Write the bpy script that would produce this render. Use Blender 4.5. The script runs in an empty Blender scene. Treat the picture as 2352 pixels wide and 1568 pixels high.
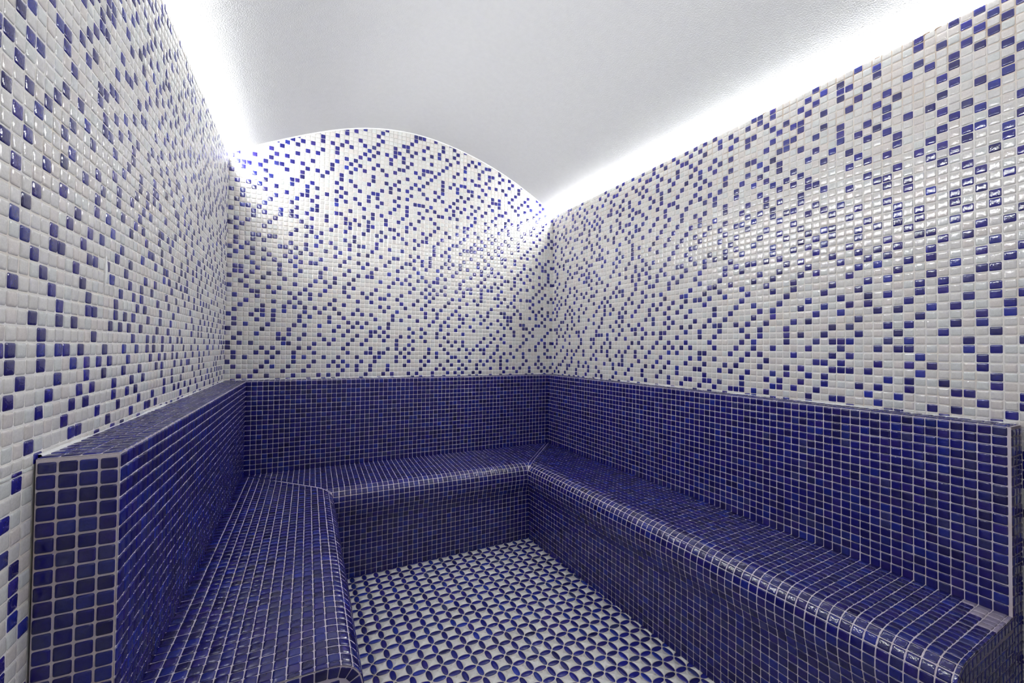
import bpy, math, random
import numpy as np
from mathutils import Matrix, Vector

rng = np.random.default_rng(7)
PT = 0.0263                      # pitch of one mosaic tile, metres
ZF = -36.6                       # floor level in tile units below the top of the backrests
SC = bpy.context.scene
COL = SC.collection

def M(P):                        # tile units -> metres, floor at z = 0
    P = np.asarray(P, float)
    return np.stack([P[..., 0]*PT, P[..., 1]*PT, (P[..., 2]-ZF)*PT], -1)

# ------------------------------------------------------------------ layout (tile units)
SL, SR = -0.0092, -0.0419        # the side walls splay a little towards the camera
FL = lambda y: SL*y              # face of the backrest on the left
FR = lambda y: 72+SR*y           # face of the backrest on the right
WL = lambda y: -4.15+SL*y        # left wall
WR = lambda y: 75.0+SR*y         # right wall
WB = 2.8                         # back wall
YF = -112.0                      # front wall, behind the camera
ZT = 46.3                        # top of the side walls, where the lights lie
YL, YR = -61.1, -83.3            # where the left and right benches end
YLS = -60.5                      # end of the left seat

# ------------------------------------------------------------------ materials
def mat(name):
    m = bpy.data.materials.new(name); m.use_nodes = True
    nt = m.node_tree; b = nt.nodes['Principled BSDF']
    return m, nt, b

def noise(nt, scale, detail=2.0, rough=0.5):
    tc = nt.nodes.get('tc') or nt.nodes.new('ShaderNodeTexCoord'); tc.name = 'tc'
    n = nt.nodes.new('ShaderNodeTexNoise')
    n.inputs['Scale'].default_value = scale; n.inputs['Detail'].default_value = detail
    n.inputs['Roughness'].default_value = rough
    nt.links.new(tc.outputs['Object'], n.inputs['Vector'])
    return n

def ramp(nt, src, a, b, lo=0.0, hi=1.0):
    r = nt.nodes.new('ShaderNodeMapRange'); r.clamp = True
    r.inputs['From Min'].default_value = a; r.inputs['From Max'].default_value = b
    r.inputs['To Min'].default_value = lo; r.inputs['To Max'].default_value = hi
    nt.links.new(src, r.inputs['Value'])
    return r.outputs['Result']

def mixc(nt, fac, a, b, mode='MIX'):
    m = nt.nodes.new('ShaderNodeMix'); m.data_type = 'RGBA'; m.blend_type = mode
    for sock, v in ((m.inputs[0], fac), (m.inputs[6], a), (m.inputs[7], b)):
        if isinstance(v, (int, float)): sock.default_value = v
        elif isinstance(v, tuple): sock.default_value = (*v, 1.0)
        else: nt.links.new(v, sock)
    return m.outputs[2]

def tile_material(name, rough, bump_scale, bump_dist, bump_strength=1.0, spec=0.5, mottle=(0.92, 1.07)):
    m, nt, b = mat(name)
    at = nt.nodes.new('ShaderNodeAttribute'); at.attribute_name = 'glaze'
    n1 = noise(nt, 230.0, 3.0, 0.6)
    f = ramp(nt, n1.outputs['Fac'], 0.3, 0.7, *mottle)
    mul = nt.nodes.new('ShaderNodeVectorMath'); mul.operation = 'SCALE'
    nt.links.new(at.outputs['Color'], mul.inputs[0]); nt.links.new(f, mul.inputs['Scale'])
    nt.links.new(mul.outputs[0], b.inputs['Base Color'])
    n2 = noise(nt, 60.0, 1.0)
    nt.links.new(ramp(nt, n2.outputs['Fac'], 0.3, 0.7, rough*0.8, rough*1.3), b.inputs['Roughness'])
    b.inputs['IOR'].default_value = 1.5
    b.inputs['Specular IOR Level'].default_value = spec
    n3 = noise(nt, bump_scale, 1.5, 0.45)
    bp = nt.nodes.new('ShaderNodeBump'); bp.inputs['Distance'].default_value = bump_dist
    bp.inputs['Strength'].default_value = bump_strength
    nt.links.new(n3.outputs['Fac'], bp.inputs['Height'])
    nt.links.new(bp.outputs['Normal'], b.inputs['Normal'])
    return m

def grout_material(name):
    m, nt, b = mat(name)
    at = nt.nodes.new('ShaderNodeAttribute'); at.attribute_name = 'glaze'
    n1 = noise(nt, 6.0, 4.0, 0.6)
    dirt = ramp(nt, n1.outputs['Fac'], 0.50, 0.72, 0.0, 0.55)
    c = mixc(nt, dirt, at.outputs['Color'], (0.82, 0.70, 0.56), 'MULTIPLY')
    sx = nt.nodes.new('ShaderNodeSeparateXYZ'); nt.links.new(nt.nodes['tc'].outputs['Object'], sx.inputs[0])
    up = ramp(nt, sx.outputs['Z'], 1.80, 2.12); right = ramp(nt, sx.outputs['X'], 1.95, 2.0)
    n4 = noise(nt, 14.0, 3.0); sp = ramp(nt, n4.outputs['Fac'], .38, .6, .15, .9)
    k1 = nt.nodes.new('ShaderNodeMath'); k1.operation = 'MULTIPLY'; nt.links.new(up, k1.inputs[0]); nt.links.new(right, k1.inputs[1])
    k2 = nt.nodes.new('ShaderNodeMath'); k2.operation = 'MULTIPLY'; nt.links.new(k1.outputs[0], k2.inputs[0]); nt.links.new(sp, k2.inputs[1])
    c = mixc(nt, k2.outputs[0], c, (0.60, 0.47, 0.36), 'MULTIPLY')
    n2 = noise(nt, 900.0, 2.0)
    f = ramp(nt, n2.outputs['Fac'], 0.3, 0.7, 0.9, 1.06)
    mul = nt.nodes.new('ShaderNodeVectorMath'); mul.operation = 'SCALE'
    nt.links.new(c, mul.inputs[0]); nt.links.new(f, mul.inputs['Scale'])
    nt.links.new(mul.outputs[0], b.inputs['Base Color'])
    b.inputs['Roughness'].default_value = 0.75
    bp = nt.nodes.new('ShaderNodeBump'); bp.inputs['Distance'].default_value = 0.0004
    nt.links.new(n2.outputs['Fac'], bp.inputs['Height'])
    nt.links.new(bp.outputs['Normal'], b.inputs['Normal'])
    return m

def plain(name, col, rough, metal=0.0, bump=None):
    m, nt, b = mat(name)
    n = noise(nt, 40.0, 3.0)
    c = mixc(nt, ramp(nt, n.outputs['Fac'], 0.3, 0.7), tuple(x*0.96 for x in col), col)
    nt.links.new(c, b.inputs['Base Color'])
    b.inputs['Roughness'].default_value = rough; b.inputs['Metallic'].default_value = metal
    if bump:
        n2 = noise(nt, bump[0], 2.0)
        bp = nt.nodes.new('ShaderNodeBump'); bp.inputs['Distance'].default_value = bump[1]
        nt.links.new(n2.outputs['Fac'], bp.inputs['Height'])
        nt.links.new(bp.outputs['Normal'], b.inputs['Normal'])
    return m

LED_POWER = 175.0
GLASS = tile_material('rippled_glass_tile', 0.065, 320.0, 0.00028, spec=1.0)
BGLASS = tile_material('deep_blue_glass_tile', 0.065, 320.0, 0.00026, spec=.6, mottle=(.82, 1.15))
PETAL = tile_material('glazed_floor_petal', 0.16, 150.0, 0.0006)
STONE = tile_material('white_floor_stone', 0.30, 200.0, 0.0001, mottle=(.97, 1.02))
GROUT = grout_material('mosaic_grout')
PLASTER = plain('white_vault_plaster', (0.64, 0.64, 0.635), 0.6, bump=(260.0, 0.0009))
SEALANT = plain('white_sealant', (0.82, 0.82, 0.80), 0.35, bump=(300.0, 0.001))
ALU = plain('aluminium_channel', (0.75, 0.76, 0.78), 0.35, 1.0)
LED = bpy.data.materials.new('led_diffuser'); LED.use_nodes = True
_b = LED.node_tree.nodes['Principled BSDF']
_b.inputs['Base Color'].default_value = (0.9, 0.9, 0.9, 1)
_b.inputs['Emission Color'].default_value = (0.97, 0.99, 1.0, 1)
_b.inputs['Emission Strength'].default_value = LED_POWER

# ------------------------------------------------------------------ colours of the tiles (linear)
BLUES = np.array([[.0080, .0075, .126], [.0095, .0080, .096], [.0155, .0100, .122], [.0085, .0145, .170],
                  [.0220, .0240, .120], [.0100, .0085, .078], [.0120, .0165, .148]])
BLUE_P = np.array([.38, .18, .18, .09, .05, .05, .07])
WHITES = np.array([[.64, .625, .595], [.645, .605, .57], [.615, .63, .61], [.635, .622, .60]])
WHITE_P = np.array([.42, .22, .16, .20])
G_WALL = (.80, .78, .74)
G_BENCH = (.64, .58, .645)
G_FLOOR = (.68, .63, .56)

def blues(n, gain=1.0):
    c = BLUES[rng.choice(len(BLUES), n, p=BLUE_P)]
    return c*(gain*np.clip(rng.normal(1, .12, (n, 1)), .7, 1.4))*np.clip(rng.normal(1, .03, (n, 3)), .9, 1.1)

def whites(n):
    c = WHITES[rng.choice(len(WHITES), n, p=WHITE_P)]
    return np.clip(c*np.clip(rng.normal(1, .025, (n, 1)), .92, 1.06), 0, .85)

def speckle(nr, nc, p=0.255):
    """which tiles are blue: scattered, seldom beside each other, often diagonal"""
    B = np.zeros((nr, nc), bool)
    U = rng.random((nr, nc)); dc = np.full(nc, 3)
    for i in range(nr):
        dr = 3
        for j in range(nc):
            q = p*(0, .22, .85, 1.15, 1.5, 1.9)[min(dr, 5)]*(0, .5, .95, 1.1, 1.3, 1.5)[min(dc[j], 5)]
            if i and j and B[i-1, j-1]: q *= 1.2
            B[i, j] = U[i, j] < q
            if B[i, j]: dr = 1; dc[j] = 1
            else: dr += 1; dc[j] += 1
    return B

# ------------------------------------------------------------------ mosaic mesh builder
def ring(inset, rad=.115):
    a, b = inset, 1-inset; r = max(rad-inset*.35, .05); out = []
    for cx, cy, a0 in ((b-r, b-r, 0), (a+r, b-r, 90), (a+r, a+r, 180), (b-r, a+r, 270)):
        for k in (0, 45, 90):
            t = math.radians(a0+k); out.append((cx+r*math.cos(t), cy+r*math.sin(t)))
    return out
RINGS = ((.036, -.02), (.054, .058), (.100, .096), (.21, .113))
H_MID = .118
H_GROUT = .045
GROW = 1.0                       # above 1: narrower joints
_uv = np.array(sum([ring(i) for i, _ in RINGS], [])+[(.5, .5)])
_h = np.array(sum([[h]*12 for _, h in RINGS], [])+[H_MID])
_q = np.array([[r*12+k, r*12+(k+1) % 12, (r+1)*12+(k+1) % 12, (r+1)*12+k] for r in (0, 1, 2) for k in range(12)])
_t = np.array([[36+k, 36+(k+1) % 12, 48] for k in range(12)])

class Mosaic:
    def __init__(self):
        self.v, self.c, self.q, self.t, self.qm, self.tm, self.n = [], [], [], [], [], [], 0
        self.poly = []                                 # (indices, material)

    def raw(self, v, c, quads=None, tris=None, m=0):
        v = np.asarray(v, float); c = np.broadcast_to(np.asarray(c, float), (len(v), 3))
        self.v.append(v); self.c.append(c)
        if quads is not None and len(quads):
            q = np.asarray(quads)+self.n; self.q.append(q); self.qm.append(np.full(len(q), m))
        if tris is not None and len(tris):
            t = np.asarray(tris)+self.n; self.t.append(t); self.tm.append(np.full(len(t), m))
        self.n += len(v)

    def tiles(self, s, t, w, h, col, fn, m=0, tilt=.019, lift=.008):
        """whole tiles: lower corners (s, t), sizes (w, h), fn(s, t, height) -> tile units"""
        s, t, w, h = (np.broadcast_to(np.asarray(a, float), np.shape(s)).astype(float) for a in (s, t, w, h))
        n = len(s)
        if not n: return
        a, b = rng.normal(0, tilt, (2, n, 1)); dz = np.clip(rng.normal(0, lift, (n, 1)), -.018, .018)
        js, jt = np.clip(rng.normal(0, .010, (2, n, 1)), -.022, .022)
        uv = (_uv-.5)*GROW+.5
        U = s[:, None]+w[:, None]*uv[:, 0]+js; V = t[:, None]+h[:, None]*uv[:, 1]+jt
        top = np.clip(_h/.1, 0, 1)
        Hh = _h+top*(dz+a*(_uv[:, 0]-.5)+b*(_uv[:, 1]-.5))
        # each tile is stiff: a flat plate between its four corners, raised along its own normal
        z0 = np.zeros(n); c00, c10, c01, c11 = (fn(a_, b_, z0) for a_, b_ in ((s, t), (s+w, t), (s, t+h), (s+w, t+h)))
        nn = fn(s+w/2, t+h/2, z0+1)-fn(s+w/2, t+h/2, z0)
        fu, fv = ((U-s[:, None])/w[:, None])[..., None], ((V-t[:, None])/h[:, None])[..., None]
        P = (c00[:, None]*(1-fu)*(1-fv)+c10[:, None]*fu*(1-fv)+c01[:, None]*(1-fu)*fv+c11[:, None]*fu*fv+nn[:, None]*Hh[..., None]).reshape(-1, 3)
        off = (np.arange(n)*49)[:, None, None]
        self.raw(P, np.repeat(np.asarray(col, float), 49, 0), (off+_q).reshape(-1, 4), (off+_t).reshape(-1, 3), m)

    def cut(self, poly, col, fn, m=0, grout=.045):
        """one cut tile from a convex outline in (s, t)"""
        p = np.asarray(poly, float)
        ctr = p.mean(0); d = np.linalg.norm(p-ctr, axis=1).mean()
        if len(p) < 3 or d < .16: return
        k = len(p); rings = []
        for ins, hh in RINGS:
            f = max(1-(ins*1.35)/max(d, .2), .15); rings.append((ctr+(p-ctr)*f, hh))
        V = np.concatenate([r for r, _ in rings]+[ctr[None]]); Hh = np.concatenate([np.full(k, x) for _, x in rings]+[[H_MID]])
        q = [[r*k+i, r*k+(i+1) % k, (r+1)*k+(i+1) % k, (r+1)*k+i] for r in (0, 1, 2) for i in range(k)]
        tr = [[3*k+i, 3*k+(i+1) % k, 4*k] for i in range(k)]
        self.raw(fn(V[:, 0], V[:, 1], Hh), col, q, tr, m)

    def sheet(self, S, T, fn, col, m=1, h=None):
        h = (.018 if col == G_BENCH else H_GROUT) if h is None else h
        """the bed of grout under the tiles, on a grid of S x T"""
        S, T = np.asarray(S, float), np.asarray(T, float)
        A, B = np.meshgrid(S, T, indexing='ij')
        P = fn(A.ravel(), B.ravel(), np.full(A.size, h))
        n, k = A.shape
        i, j = np.meshgrid(np.arange(n-1), np.arange(k-1), indexing='ij'); o = (i*k+j).ravel()
        self.raw(P, col, np.stack([o, o+k, o+k+1, o+1], 1), None, m)

    def box(self, lo, hi, col, m=1, skip=()):
        """solid core: lo and hi are 4 plan corners each at two heights"""
        v = np.array(list(lo)+list(hi), float)
        q = [[0, 3, 2, 1], [4, 5, 6, 7], [0, 1, 5, 4], [1, 2, 6, 5], [2, 3, 7, 6], [3, 0, 4, 7]]
        self.raw(v, col, [x for i, x in enumerate(q) if i not in skip], None, m)

    def build(self, name, mats, parent=None, smooth=True):
        V = M(np.concatenate(self.v)); C = np.concatenate(self.c)
        q = np.concatenate(self.q) if self.q else np.zeros((0, 4), int)
        t = np.concatenate(self.t) if self.t else np.zeros((0, 3), int)
        me = bpy.data.meshes.new(name)
        me.vertices.add(len(V)); me.vertices.foreach_set('co', V.astype(np.float32).ravel())
        li = np.concatenate([q.ravel(), t.ravel()]).astype(np.int32)
        me.loops.add(len(li)); me.loops.foreach_set('vertex_index', li)
        ls = np.concatenate([np.arange(len(q))*4, len(q)*4+np.arange(len(t))*3]).astype(np.int32)
        me.polygons.add(len(ls)); me.polygons.foreach_set('loop_start', ls)
        mi = np.concatenate((self.qm or [np.zeros(0)])+(self.tm or [np.zeros(0)])).astype(np.int32)
        me.polygons.foreach_set('material_index', mi)
        me.polygons.foreach_set('use_smooth', np.ones(len(ls), bool) if smooth else (mi == 0))
        at = me.attributes.new('glaze', 'FLOAT_COLOR', 'POINT')
        at.data.foreach_set('color', np.concatenate([C, np.ones((len(C), 1))], 1).astype(np.float32).ravel())
        me.update(calc_edges=True); me.validate()
        for m in mats: me.materials.append(m)
        o = bpy.data.objects.new(name, me); COL.objects.link(o)
        if parent is not None: o.parent = parent
        return o

def clip(poly, a, b, c):
    """keep the side of a convex outline where a*s + b*t <= c"""
    out = []
    for i in range(len(poly)):
        p, q = poly[i], poly[(i+1) % len(poly)]
        dp, dq = a*p[0]+b*p[1]-c, a*q[0]+b*q[1]-c
        if dp <= 0: out.append(p)
        if dp*dq < 0:
            k = dp/(dp-dq); out.append((p[0]+k*(q[0]-p[0]), p[1]+k*(q[1]-p[1])))
    return out

def plane_fn(O, eS, eT, N):
    O, eS, eT, N = (np.asarray(x, float) for x in (O, eS, eT, N))
    return lambda s, t, h: O+s[:, None]*eS+t[:, None]*eT+h[:, None]*N

def lay(mo, fn, s_edges, t_edges, colour, halfplanes=(), keep=None):
    """tiles on a grid given by edge lists; halfplanes cut them: callables (s0, s1, t0, t1) -> (a, b, c)"""
    S0, T0 = np.meshgrid(np.arange(len(s_edges)-1), np.arange(len(t_edges)-1), indexing='ij')
    S0, T0 = S0.ravel(), T0.ravel()
    se, te = np.asarray(s_edges, float), np.asarray(t_edges, float)
    col = colour(S0, T0)
    whole = np.ones(len(S0), bool); cuts = []
    for k in range(len(S0)):
        s0, s1, t0, t1 = se[S0[k]], se[S0[k]+1], te[T0[k]], te[T0[k]+1]
        if keep is not None and not keep(.5*(s0+s1), .5*(t0+t1)): whole[k] = False; continue
        poly = [(s0, t0), (s1, t0), (s1, t1), (s0, t1)]; hit = False
        for hp in halfplanes:
            a, b, c = hp(s0, s1, t0, t1)
            if max(a*p[0]+b*p[1] for p in ((s0, t0), (s1, t0), (s1, t1), (s0, t1))) > c:
                hit = True; poly = clip(poly, a, b, c)
                if len(poly) < 3: break
        if hit:
            whole[k] = False
            if len(poly) >= 3: cuts.append((poly, col[k]))
    i, j = S0[whole], T0[whole]
    mo.tiles(se[i], te[j], se[i+1]-se[i], te[j+1]-te[j], col[whole], fn)
    for poly, c in cuts: mo.cut(poly, c, fn)

def wall_colours(ns, nt_, p=.26):
    B = speckle(nt_, ns, p)
    def f(i, j):
        n = len(i); c = whites(n); b = B[j, i]; c[b] = blues(int(b.sum()), 1.4); return c
    return f
blue_colours = lambda i, j: blues(len(i))

def edges(a, b, start=None):
    """tile edges from a to b, whole tiles counted from start"""
    start = a if start is None else start
    k = np.arange(math.floor(a-start), math.ceil(b-start)+1)+start
    e = [x for x in k if a+.12 < x < b-.12]
    return np.array([a]+e+[b])

def struct(o, label, cat):
    o['kind'] = 'structure'; o['label'] = label; o['category'] = cat; return o

def empty(name, loc, label, cat, group=None):
    o = bpy.data.objects.new(name, None); COL.objects.link(o)
    o.location = loc; o.empty_display_size = .1
    o['label'] = label; o['category'] = cat
    if group: o['group'] = group
    return o

def adopt(o, parent):
    """parent without moving the mesh"""
    o.parent = parent; o.matrix_parent_inverse = Matrix.Translation(parent.location).inverted()
    return o

# ------------------------------------------------------------------ vaulted ceiling
VP = np.array([(0, 47.35), (.046, 49.2), (.096, 51.35), (.149, 53.45), (.203, 55.5), (.261, 57.5), (.321, 59.05),
               (.373, 60.0), (.428, 60.6), (.485, 60.85), (.544, 60.55), (.606, 59.8), (.671, 58.75), (.739, 57.1),
               (.810, 55.1), (.884, 52.2), (.946, 49.5), (1, 47.25)])
def smooth_profile(p, n):
    x = np.linspace(p[0, 0], p[-1, 0], n); y = np.interp(x, p[:, 0], p[:, 1])
    for _ in range(int(n*.45)): y[1:-1] = .25*y[:-2]+.5*y[1:-1]+.25*y[2:]
    return x, y
VX, VZ = smooth_profile(VP, 81)
def vault_z(x, y=WB):
    return np.interp((x-WL(y))/(WR(y)-WL(y)), VX, VZ)

def build_ceiling():
    ys = np.linspace(WB+.3, YF-2, 40); V = []; 
    tails = ((-1.9, 45.9), (-1.55, 46.35), (-1.1, 46.8), (-.5, 47.1))
    for lay_ in (0, 1):
        for y in ys:
            a, b = WL(y), WR(y)
            row = [(a+d, y, z) for d, z in tails]+[(a+t*(b-a), y, z) for t, z in zip(VX, VZ)]+[(b-d, y, z-.1) for d, z in tails[::-1]]
            V += [(x, yy, z+3.5*lay_) for x, yy, z in row]
    k = len(row); n = len(ys); q = []
    for l in (0, 1):
        for i in range(n-1):
            for j in range(k-1):
                o = l*n*k+i*k+j; f = [o, o+1, o+k+1, o+k]
                q.append(f if l else f[::-1])
    for i in range(n-1):
        for j in (0, k-1):
            o = i*k+j; q.append([o, o+k, o+k+n*k, o+n*k])
    mo = Mosaic(); mo.raw(V, (.8, .8, .8), q)
    return struct(mo.build('ceiling', [PLASTER]), 'smooth white barrel-vaulted plaster ceiling glowing along both walls', 'ceiling')
build_ceiling()

# ------------------------------------------------------------------ walls
def side_wall(name, W, slope, sign, yend, label, p):
    """sign +1: wall on the left, its tiles face right"""
    u = np.array([slope, 1.0, 0])/math.hypot(slope, 1); nrm = np.array([u[1], -u[0], 0])*sign
    fn = lambda s, t, h: np.stack([W(-s)+h*nrm[0], -s+h*nrm[1], t], 1)
    mo = Mosaic()
    se = edges(-WB, -YF, -WB)
    up = edges(-.35, ZT, -.60); nlow = edges(ZF, -.35, -.60)
    lay(mo, fn, se, up, wall_colours(len(se)-1, len(up)-1, p))
    near = edges(-yend+.05, -YF, -WB)
    lay(mo, fn, near, nlow, wall_colours(len(near)-1, len(nlow)-1, p))
    if sign < 0:                                        # chipped mortar along the top edge
        for y in (-77.0, -76.0, -71.3, -48.2, -57.0, -45.4):
            mo.cut([(-y, ZT-.28), (-y+.85, ZT-.22), (-y+.8, ZT+.03), (-y+.1, ZT+.05)], np.array([.30, .19, .13]), fn)
    mo.sheet([-WB, -YF], [ZF, ZT-.05], fn, G_WALL)
    y0, y1 = WB+6, YF-2
    f = lambda y, d: (W(y)-sign*d, y)
    lo = [(*f(y0, 0), ZF-3), (*f(y1, 0), ZF-3), (*f(y1, 7), ZF-3), (*f(y0, 7), ZF-3)]
    hi = [(x, y, ZT-.05) for x, y, _ in lo]
    mo.box(lo, hi, G_WALL)
    return struct(mo.build(name, [GLASS, GROUT]), label, 'wall')
side_wall('wall_left', WL, SL, 1, YL, 'left wall of white mosaic tiles sprinkled with blue ones', .24)
side_wall('wall_right', WR, SR, -1, YR, 'right wall of white mosaic tiles sprinkled with blue ones, shiny in the middle', .28)

def back_wall():
    mo = Mosaic(); a, b = WL(WB), WR(WB)
    fn = plane_fn((0, WB, 0), (1, 0, 0), (0, 0, 1), (0, -1, 0))
    se = edges(a, b, a); te = edges(-.35, 61.4, -.60)
    def arch(s0, s1, t0, t1):
        z0, z1 = vault_z(s0)-.12, vault_z(s1)-.12
        k = (z1-z0)/(s1-s0); return (-k, 1.0, z0-k*s0)
    lay(mo, fn, se, te, wall_colours(len(se)-1, len(te)-1), [arch], keep=lambda s, t: t < vault_z(s)+.6)
    xs = np.linspace(a-3, b+3, 90); top = [float(vault_z(min(max(x, a), b)))+1 for x in xs]
    V = [(x, WB-H_GROUT, ZF) for x in xs]+[(x, WB-H_GROUT, z) for x, z in zip(xs, top)]
    V += [(x, WB+6, ZF) for x in xs]+[(x, WB+6, z) for x, z in zip(xs, top)]
    n = len(xs); q = []
    for i in range(n-1):
        q += [[i, i+1, n+i+1, n+i], [2*n+i+1, 2*n+i, 3*n+i, 3*n+i+1], [n+i, n+i+1, 3*n+i+1, 3*n+i]]
    mo.raw(V, G_WALL, q, None, 1)
    return struct(mo.build('wall_back', [GLASS, GROUT]), 'arched back wall of white mosaic tiles sprinkled with blue ones', 'wall')
back_wall()

def front_wall():
    mo = Mosaic(); a, b = WL(YF), WR(YF)
    fn = plane_fn((0, YF, 0), (1, 0, 0), (0, 0, 1), (0, 1, 0))
    se = edges(a, b, a); te = edges(ZF, 61.4, -.60)
    def arch(s0, s1, t0, t1):
        z0, z1 = vault_z(s0, YF)-.12, vault_z(s1, YF)-.12
        k = (z1-z0)/(s1-s0); return (-k, 1.0, z0-k*s0)
    lay(mo, fn, se, te, wall_colours(len(se)-1, len(te)-1), [arch], keep=lambda s, t: t < vault_z(s, YF)+.6)
    xs = np.linspace(a-3, b+3, 90); top = [float(vault_z(min(max(x, a), b), YF))+1 for x in xs]
    V = [(x, YF+H_GROUT, ZF) for x in xs]+[(x, YF+H_GROUT, z) for x, z in zip(xs, top)]
    n = len(xs); mo.raw(V, G_WALL, [[i+1, i, n+i, n+i+1] for i in range(n-1)], None, 1)
    return struct(mo.build('wall_front', [GLASS, GROUT]), 'front wall of white and blue mosaic tiles behind the camera', 'wall')
front_wall()

# ------------------------------------------------------------------ floor of petals
def build_floor():
    mo = Mosaic(); p = 2.14
    X0, Y0 = 58.0, -14.9
    U = np.array([1.0, 0, 0]); W = np.array([-.033, 1.0, 0])
    fn = lambda s, t, h: np.stack([X0+s*p+(-.033)*t*p, Y0+t*p, ZF+h*.8], 1)
    i0, i1, j0, j1 = -30, 11, -46, 1
    # lens outline along one lattice edge (unit length), half width .185
    L = .44; HW = .19
    prof = np.array([-1, -.86, -.6, -.3, 0, .3, .6, .86, 1.0])
    half = HW*np.sqrt(np.clip(1-np.abs(prof)**2.1, 0, 1)); half[0] = half[-1] = .012
    up = np.stack([prof*L, half], 1); lens = np.concatenate([up, up[::-1]*[1, -1]])   # 18 points
    k = len(lens)
    def inside(s, t):
        x = X0+s*p-.033*t*p; y = Y0+t*p
        if y > -13.0 or y < YF: return False
        if x > WR(y)-.2 or x < WL(y)+.2: return False
        if y > YL-.3 and x < 14.0: return False
        if y > YR-.3 and x > 72+SR*y-12.6: return False
        return True
    q = [[r*k+i, r*k+(i+1) % k, (r+1)*k+(i+1) % k, (r+1)*k+i] for r in (0, 1) for i in range(k)]
    tr = [[2*k+i, 2*k+(i+1) % k, 3*k] for i in range(k)]
    for i in range(i0, i1):
        for j in range(j0, j1):
            for horiz in (0, 1):
                c = np.array([i+.5, j]) if horiz else np.array([i, j+.5])
                if not inside(*c): continue
                sh = lens if horiz else lens[:, ::-1]
                V = np.concatenate([c+sh*f for f in (1, .93, .66)]+[c[None]])
                Hh = np.concatenate([np.full(k, -.02), np.full(k, .085), np.full(k, .14), [.15]])
                a, b = rng.normal(0, .03, 2); Hh = Hh+np.where(Hh > 0, 1, 0)*(a*(V[:, 0]-c[0])+b*(V[:, 1]-c[1]))
                qq = q if horiz else [x[::-1] for x in q]; tt = tr if horiz else [x[::-1] for x in tr]
                mo.raw(fn(V[:, 0], V[:, 1], Hh), blues(1, 1.35)[0]*np.array([1.0, 1.25, 1.05]), qq, tt, 0)
            c = np.array([i+.5, j+.5])
            if not inside(*c): continue
            # white stone between four petals
            g = .035; out = []
            xs = np.array([-.80, -.45, 0, .45, .80])*L
            hw = np.interp(xs, up[:, 0], half)+g
            hw[0] = hw[-1] = max(hw[0], .10)
            e = np.stack([xs, -.5+hw], 1)
            for r in range(4):
                a = r*math.pi/2; R2 = np.array([[math.cos(a), -math.sin(a)], [math.sin(a), math.cos(a)]])
                out.append(e@R2.T)
            o = np.concatenate(out); m = len(o)
            V = np.concatenate([c+o, c+o*.97, c[None]]); Hh = np.concatenate([np.full(m, -.02), np.full(m, .055), [.06]])
            a, b = rng.normal(0, .012, 2); Hh = Hh+np.where(Hh > 0, 1, 0)*(a*(V[:, 0]-c[0])+b*(V[:, 1]-c[1]))
            col = np.array([.84, .83, .78])*rng.normal(1, .03)
            mo.raw(fn(V[:, 0], V[:, 1], Hh), col, [[x, (x+1) % m, m+(x+1) % m, m+x] for x in range(m)],
                   [[m+x, m+(x+1) % m, 2*m] for x in range(m)], 2)
    z = ZF+.03
    lo = [(-12, WB+6, ZF-3), (-12, YF-2, ZF-3), (95, YF-2, ZF-3), (95, WB+6, ZF-3)]
    mo.box(lo, [(x, y, z) for x, y, _ in lo], G_FLOOR)
    return struct(mo.build('floor', [PETAL, GROUT, STONE]), 'white stone floor inlaid with a lattice of blue leaf-shaped tiles', 'floor')
build_floor()

# ------------------------------------------------------------------ the tiled bench along three walls
GROW = 1.008
BENCH_LOC = Vector(M((36, -20, ZF)))
bench = empty('tiled_bench', BENCH_LOC, 'built-in bench of deep blue mosaic tiles wrapping round three sides of the steam room', 'bench')

class Profile:
    """cross-section of seat, rounded nose and riser: arc length -> (distance from the backrest, height)"""
    def __init__(self, pts):
        P = np.array(pts, float)
        for _ in range(3):                              # round the corners
            Q = [P[0]]
            for a, b in zip(P[:-1], P[1:]):
                if np.linalg.norm(b-a) > 3: Q += [a+(b-a)*.04, b-(b-a)*.04] if False else [a*.96+b*.04, a*.04+b*.96]
                else: Q += [.75*a+.25*b, .25*a+.75*b]
            P = np.array(Q+[P[-1]])
        seg = np.linalg.norm(np.diff(P, axis=0), axis=1); T = np.concatenate([[0], np.cumsum(seg)])
        self.L = T[-1]; t = np.linspace(0, self.L, 700)
        self.t = t; self.d = np.interp(t, T, P[:, 0]); self.z = np.interp(t, T, P[:, 1])
        gd, gz = np.gradient(self.d, t), np.gradient(self.z, t)
        for _ in range(12):
            gd[1:-1] = (gd[:-2]+gd[1:-1]+gd[2:])/3; gz[1:-1] = (gz[:-2]+gz[1:-1]+gz[2:])/3
        l = np.hypot(gd, gz); self.nd, self.nz = -gz/l, gd/l
    def at(self, t):
        return (np.interp(t, self.t, a) for a in (self.d, self.z, self.nd, self.nz))

def nose(flat, front, riser, drop=.35):
    return [(0, -19.05), (flat, -19.05-drop), (front-1.0, -19.45-drop), (front-.28, -20.2-drop), (front, -21.2-drop), (front+.03, -22.4-drop),
            (front-.12, -23.4-drop), (front-.5, -24.5-drop), (riser+.05, -25.6-drop), (riser, -26.6-drop), (riser, ZF)]
PB = Profile(nose(13.6, 15.75, 14.95))
PL = Profile(nose(13.7, 15.95, 15.13, .15))
PR = Profile(nose(13.3, 15.55, 14.75, .40))
KR = lambda s: 1.0-.0012*np.clip(s-15, 0, None)       # the right seat narrows a little towards its end

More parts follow.
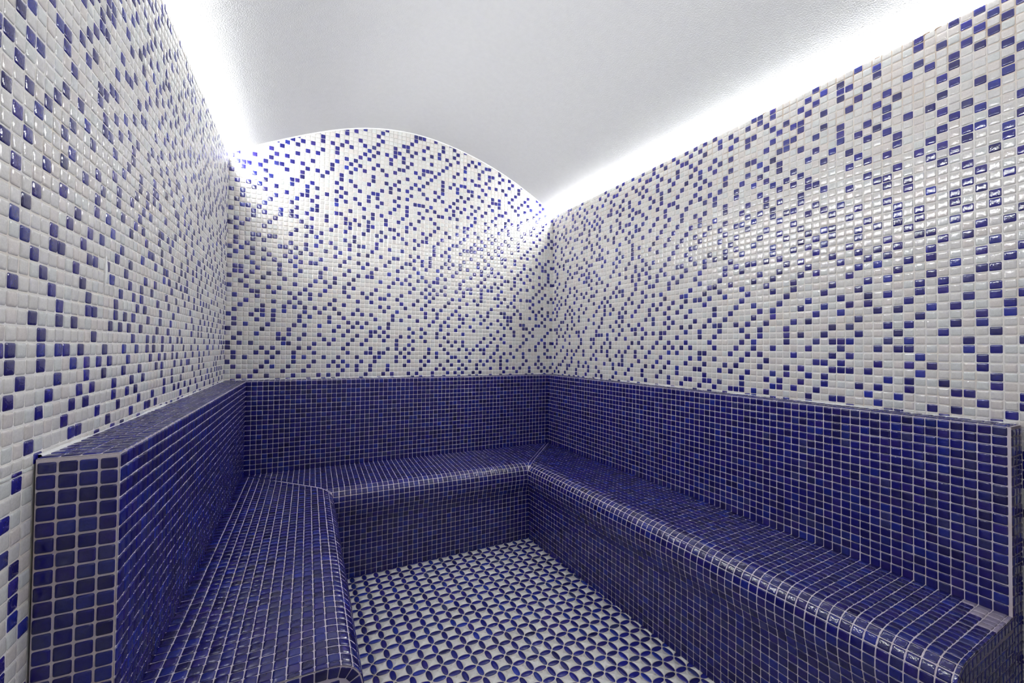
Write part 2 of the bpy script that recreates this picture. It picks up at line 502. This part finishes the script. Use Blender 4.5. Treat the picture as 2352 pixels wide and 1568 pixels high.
def f_back(s, t, h):
    d, z, nd, nz = PB.at(t); return np.stack([s, -(d+h*nd), z+h*nz], 1)
def f_left(s, t, h):
    d, z, nd, nz = PL.at(t); return np.stack([FL(-s)+d+h*nd, -s, z+h*nz], 1)
def f_right(s, t, h):
    d, z, nd, nz = PR.at(t); return np.stack([FR(-s)-d*KR(s)-h*nd, -s, z+h*nz], 1)

MW = .52                                               # half width of the tile strip on each mitre
def lim(prof, slope, off=0.0):
    return lambda t: float(np.interp(t, prof.t, prof.d))*slope+off
KRB, KLB = .9455, 1.0195                     # plan slope of the two mitres

def hp_max(f):                                          # s <= f(t)
    def g(s0, s1, t0, t1):
        a, b = f(t0), f(t1); k = (b-a)/(t1-t0); return (1.0, -k, a-k*t0)
    return g
def hp_min(f):                                          # s >= f(t)
    def g(s0, s1, t0, t1):
        a, b = f(t0), f(t1); k = (b-a)/(t1-t0); return (-1.0, k, -(a-k*t0))
    return g

def split_t(prof):
    n = round(prof.L); return np.linspace(0, prof.L, n+1)

def bed(mo, prof, fn, s_lo, s_hi, t0, t1, n=60, ns=30):
    """grout bed between two limits that depend on t"""
    T = np.linspace(t0, t1, n); V = []
    for t in T:
        a, b = s_lo(t), s_hi(t)
        ss = np.linspace(a, b, ns); V.append(fn(ss, np.full(ns, t), np.full(ns, .018)))
    V = np.concatenate(V); i, j = np.meshgrid(np.arange(n-1), np.arange(ns-1), indexing='ij'); o = (i*ns+j).ravel()
    mo.raw(V, G_BENCH, np.stack([o, o+ns, o+ns+1, o+1], 1), None, 1)

def fade(prof, t):
    return float(np.clip((np.interp(t, prof.t, prof.z)+20.9)/.7, 0, 1))

def seat_and_riser(prof, fn, s_lo, s_hi, s0, s1, gap_lo, gap_hi, colour=blue_colours):
    te = split_t(prof)
    k = int(np.argmin(np.abs(te-(np.interp(-26.6, -prof.z[::-1]*-1, prof.t[::-1]) if False else prof.t[np.argmax(prof.z < -25.4)]))))
    out = []
    for name, tt in (('seat', te[:k+1]), ('riser', te[k:])):
        mo = Mosaic()
        g_lo = gap_lo if name == 'seat' else .04; g_hi = gap_hi if name == 'seat' else .04
        se = edges(s0, s1, 0.0)
        lay(mo, fn, se, tt, colour if name == 'seat' else blue_colours, [hp_min(lambda t: s_lo(t)+.04+(g_lo-.04)*fade(prof, t)), hp_max(lambda t: s_hi(t)-.04*(g_hi > .03)-max(g_hi-.04, 0)*fade(prof, t))])
        bed(mo, prof, fn, s_lo, s_hi, tt[0], tt[-1])
        out.append(mo)
    return out

def mitre_strip(mo, prof, fn, f, half):
    """a row of narrow tiles over the joint, laid on this seat's own surface"""
    te = split_t(prof); te = te[te < prof.t[np.argmax(prof.z < -20.1)]+.2]
    for t0, t1 in zip(te[:-1], te[1:]):
        for u0, u1 in ((-half, half),):
            poly = [(f(t0)+u0, t0), (f(t0)+u1, t0), (f(t1)+u1, t1), (f(t1)+u0, t1)]
            mo.cut([poly[i] for i in range(4)], blues(1)[0], fn)

lo_b = lim(PB, KLB); hi_b0 = lim(PB, -KRB, 72.0)
lo_r = lim(PR, 1.0132); lo_l = lim(PL, .9878)
def hazy(i, j):
    """grout left smeared over the last tiles of the right seat"""
    c = blues(len(i)); k = ((i >= 82) & (j <= 4)) | ((i == 81) & (j <= 2)) | ((i == 80) & (j <= 0))
    f = np.where(k, rng.uniform(.55, 1.0, len(i)), 0)[:, None]
    return c*(1-f)+np.array([.40, .35, .42])*f
seat_b, riser_b = seat_and_riser(PB, f_back, lo_b, hi_b0, 0, 72, MW, MW)
seat_l, riser_l = seat_and_riser(PL, f_left, lo_l, lambda t: -YLS, 0, -YLS, MW, .0)
seat_r, riser_r = seat_and_riser(PR, f_right, lo_r, lambda t: -YR, 0, -YR, MW, .0, hazy)
mitre_strip(seat_b, PB, f_back, lambda t: lo_b(t)+.02, .46)
mitre_strip(seat_b, PB, f_back, lambda t: hi_b0(t)-.02, .46)

def end_panel(mo, prof, X_of, y, k=1.0):
    """end of a seat: a border of tiles round the nose, a plain field inside it"""
    te = split_t(prof)
    def fn(s, t, h):                                    # s: depth under the surface, t: arc length
        d, z, nd, nz = prof.at(t); return np.stack([X_of(d*k-s*nd*k), np.full_like(s, y)-h, z-s*nz], 1)
    flip = X_of(1)-X_of(0) > 0
    lay_t = te
    col = blues(len(te)-1)
    mo.tiles(np.full(len(te)-1, .03), te[:-1], np.full(len(te)-1, .95), np.diff(te), col, fn)
    D = max(prof.d)-1.1; g = lambda s, t, h: np.stack([X_of(s*k), np.full_like(s, y)-h, t], 1)
    R = float(prof.d[-1])-1.03; top = float(prof.z[0])-1.35
    lay(mo, g, edges(0, R, R-20), edges(ZF, top, top-20), blue_colours)
    # grout slab behind
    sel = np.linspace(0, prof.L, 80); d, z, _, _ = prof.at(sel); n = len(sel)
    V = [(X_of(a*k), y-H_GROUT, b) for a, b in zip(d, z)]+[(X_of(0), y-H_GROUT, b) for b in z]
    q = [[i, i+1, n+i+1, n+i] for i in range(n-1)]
    mo.raw(V, G_BENCH if flip else (.22, .19, .24), q if not flip else [x[::-1] for x in q], None, 1)  # right seat end: grout colour darkened to paint in the shade there

def put(mo, name, parent):
    o = mo.build(name, [BGLASS, GROUT]); adopt(o, parent); return o
def sub(mo, name, part):
    o = mo.build(name, [BGLASS, GROUT]); o.parent = part
    o.matrix_parent_inverse = Matrix.Translation(BENCH_LOC).inverted() if False else Matrix.Identity(4)
    return o

def flat_part(name, fn, s0, s1, t0, t1, s_start=None, t_start=None, hps=(), trim=0.0):
    mo = Mosaic(); se, te = edges(s0, s1-trim, s_start), edges(t0, t1-.05, t_start)
    lay(mo, fn, se, te, blue_colours, hps)
    mo.sheet([s0, s1], [t0, t1], fn, G_BENCH)
    return mo

SEATZ = -19.1
def skew_fn(F, slope, sign):
    u = np.array([slope, 1.0, 0])/math.hypot(slope, 1); nrm = np.array([u[1], -u[0], 0])*sign
    return lambda s, t, h: np.stack([F(-s)+h*nrm[0], -s+h*nrm[1], t], 1)
bk_back = flat_part('backrest', plane_fn((0, 0, 0), (1, 0, 0), (0, 0, 1), (0, -1, 0)), 0, 72, SEATZ, 0, 0, 0)
bk_left = flat_part('backrest', skew_fn(FL, SL, 1), 0, -YL, SEATZ, 0, 0, 0, trim=.03)
bk_right = flat_part('backrest', skew_fn(FR, SR, -1), 0, -YR, SEATZ, 0, 0, 0, trim=.2)
# ledges on top of the backrests, mitred at the corners
def ledge_fn(F, sgn):
    return lambda s, t, h: np.stack([F(-s)+sgn*t, -s, h+0*t], 1)
lg_back = Mosaic()
fnb = lambda s, t, h: np.stack([s, t, h+0*t], 1)
lay(lg_back, fnb, edges(-3.98, 74.72, 0), edges(0, WB-.16, 0), blue_colours,
    [lambda *a: (-1.0, -4.2/WB, -.02), lambda *a: (1.0, -3.0/WB, 71.98)])
lg_back.sheet([-3.98, 74.72], [0, WB-.16], fnb, G_BENCH)
lg_left = Mosaic(); fnl = ledge_fn(FL, -1)
lay(lg_left, fnl, edges(-WB+.16, -YL-.12, 0), edges(0, 3.98, 0), blue_colours, [lambda *a: (-1.0, -WB/4.2, -.02)])
lg_left.sheet([0, -YL], [0, 3.98], fnl, G_BENCH, h=.021)
lg_right = Mosaic(); fnr = ledge_fn(FR, 1)
lay(lg_right, fnr, edges(-WB+.16, -YR-.15, 0), edges(0, 2.82, 0), blue_colours, [lambda *a: (-1.0, -WB/3.0, -.02)])
lg_right.sheet([0, -YR], [0, 2.82], fnr, G_BENCH, h=.021)
# ends of the backrests, tiled down to the floor
def back_end(F, sgn, y, depth):
    global GROW
    GROW = .965
    mo = Mosaic(); fn = lambda s, t, h: np.stack([F(y)+sgn*s, np.full_like(s, y)-h, t], 1)
    lay(mo, fn, edges(.03, depth, 0), edges(ZF, -.2, 0), blue_colours); mo.sheet([0, depth], [ZF, 0], fn, (.70, .63, .65) if sgn < 0 else (.24, .20, .24), h=.018)  # dark grout on the right end is shade put into the colour
    GROW = 1.008
    return mo
en_left = back_end(FL, -1, YL, 3.98)
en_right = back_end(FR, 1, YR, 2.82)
se_left, se_right = Mosaic(), Mosaic()
end_panel(se_left, PL, lambda d: FL(YLS)+d, YLS)
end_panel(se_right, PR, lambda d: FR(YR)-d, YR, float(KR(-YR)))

for seat, riser, end in ((seat_l, riser_l, se_left), (seat_b, riser_b, None), (seat_r, riser_r, se_right)):
    s = put(seat, 'seat', bench)
    r = put(riser, 'riser', bench)
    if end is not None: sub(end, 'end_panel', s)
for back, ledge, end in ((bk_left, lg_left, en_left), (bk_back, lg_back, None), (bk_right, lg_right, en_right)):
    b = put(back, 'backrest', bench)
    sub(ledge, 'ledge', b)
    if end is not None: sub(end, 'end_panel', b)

# ------------------------------------------------------------------ beads of sealant
def tube(name, pts, radii, label, mats=(SEALANT,), n=7):
    pts = np.asarray(pts, float); mo = Mosaic(); V = []
    tan = np.gradient(pts, axis=0); tan /= np.linalg.norm(tan, axis=1)[:, None]
    for p, t, r in zip(pts, tan, radii):
        a = np.cross(t, (.31, .17, .93)); a /= np.linalg.norm(a); b = np.cross(t, a)
        for k in range(n):
            w = 2*math.pi*k/n; V.append(p+r*(math.cos(w)*a+math.sin(w)*b))
    q = [[i*n+k, i*n+(k+1) % n, (i+1)*n+(k+1) % n, (i+1)*n+k] for i in range(len(pts)-1) for k in range(n)]
    mo.raw(V, (.8, .8, .8), q)
    return struct(mo.build(name, list(mats)), label, 'trim')
xs = np.linspace(WL(WB)+.05, WR(WB)-.05, 120)
tube('trim_1', np.stack([xs, np.full(120, WB-.1), vault_z(xs)-.05], 1), np.full(120, .20), 'white bead along the arch where the vault meets the back wall')
ys = np.linspace(WB-.3, YL+.3, 260); g = np.random.default_rng(3)
rad = .07+.17*np.clip(np.convolve(g.normal(0, 1, 280), np.ones(21)/6, 'valid')[:260], 0, 1.0)
tube('trim_2', np.stack([WL(ys)+.13, ys, np.full(260, .03)], 1), rad, 'smeared white sealant between the left ledge and the wall')
ys = np.linspace(WB-.3, YR+.3, 260)
rad = .07+.12*np.clip(np.convolve(g.normal(0, 1, 280), np.ones(21)/6, 'valid')[:260], 0, 1.0)
tube('trim_3', np.stack([WR(ys)-.08, ys, np.full(260, .03)], 1), rad, 'thin white sealant between the right ledge and the wall')
xs = np.linspace(WL(WB)+.3, WR(WB)-.3, 260)
rad = .07+.14*np.clip(np.convolve(g.normal(0, 1, 280), np.ones(21)/6, 'valid')[:260], 0, 1.0)
tube('trim_4', np.stack([xs, np.full(260, WB-.08), np.full(260, .03)], 1), rad, 'thin white sealant between the back ledge and the wall')

tube('trim_5', [(WL(-52.05)+.07, -52.0-.02*k, 14.8-.34*k) for k in range(9)], [.05, .10, .13, .16, .18, .17, .15, .11, .05], 'small smear of white filler on the left wall tiles')
# ------------------------------------------------------------------ light strips on top of the side walls
def light_strip(W, sign, label):
    y0, y1 = WB-.25, YF+.5
    root = empty('light_strip', Vector(M((W(-50), -50, ZT))), label, 'light strip', 'light strips along the vault')
    def bar(name, d0, d1, z0, z1, m):
        mo = Mosaic(); f = lambda y, d: (W(y)-sign*d, y)
        lo = [(*f(y0, d0), z0), (*f(y1, d0), z0), (*f(y1, d1), z0), (*f(y0, d1), z0)]
        mo.box(lo, [(x, y, z1) for x, y, _ in lo], (.8, .8, .8), 0)
        o = mo.build(name, [m], smooth=False); adopt(o, root); return o
    bar('channel', .08, .62, ZT-.05, ZT+.08, ALU)
    bar('diffuser', .12, .38, ZT+.08, ZT+.68, LED)
    return root
light_strip(WL, 1, 'glowing white light strip along the top of the left wall')
light_strip(WR, -1, 'glowing white light strip along the top of the right wall')

# ------------------------------------------------------------------ world, camera, view
w = bpy.data.worlds.new('World'); SC.world = w; w.use_nodes = True
w.node_tree.nodes['Background'].inputs['Color'].default_value = (.5, .5, .5, 1)
w.node_tree.nodes['Background'].inputs['Strength'].default_value = .02

F_PX = 919.8
cam_d = bpy.data.cameras.new('camera'); cam = bpy.data.objects.new('camera', cam_d); COL.objects.link(cam)
cam_d.sensor_width = 36; cam_d.lens = F_PX/2352*36; cam_d.clip_start = .01
yaw, pitch, roll = .4610, .0172, .0119
cy_, sy = math.cos(yaw), math.sin(yaw); cp, sp = math.cos(pitch), math.sin(pitch)
fw = Vector((sy*cp, cy_*cp, sp)); r0 = Vector((cy_, -sy, 0)); u0 = r0.cross(fw)
r1 = math.cos(roll)*r0+math.sin(roll)*u0; u1 = -math.sin(roll)*r0+math.cos(roll)*u0
loc = Vector(M((12.106, -97.197, 7.378)))
cam.matrix_world = Matrix(((r1.x, u1.x, -fw.x, loc.x), (r1.y, u1.y, -fw.y, loc.y), (r1.z, u1.z, -fw.z, loc.z), (0, 0, 0, 1)))
SC.camera = cam
SC.view_settings.view_transform = 'Standard'; SC.view_settings.look = 'None'
SC.view_settings.gamma = 1.0; SC.view_settings.use_curve_mapping = False
SC.view_settings.exposure = 0.0
SC.cycles.max_bounces = 12; SC.cycles.diffuse_bounces = 8; SC.cycles.glossy_bounces = 4
SC.cycles.caustics_reflective = False; SC.cycles.caustics_refractive = False
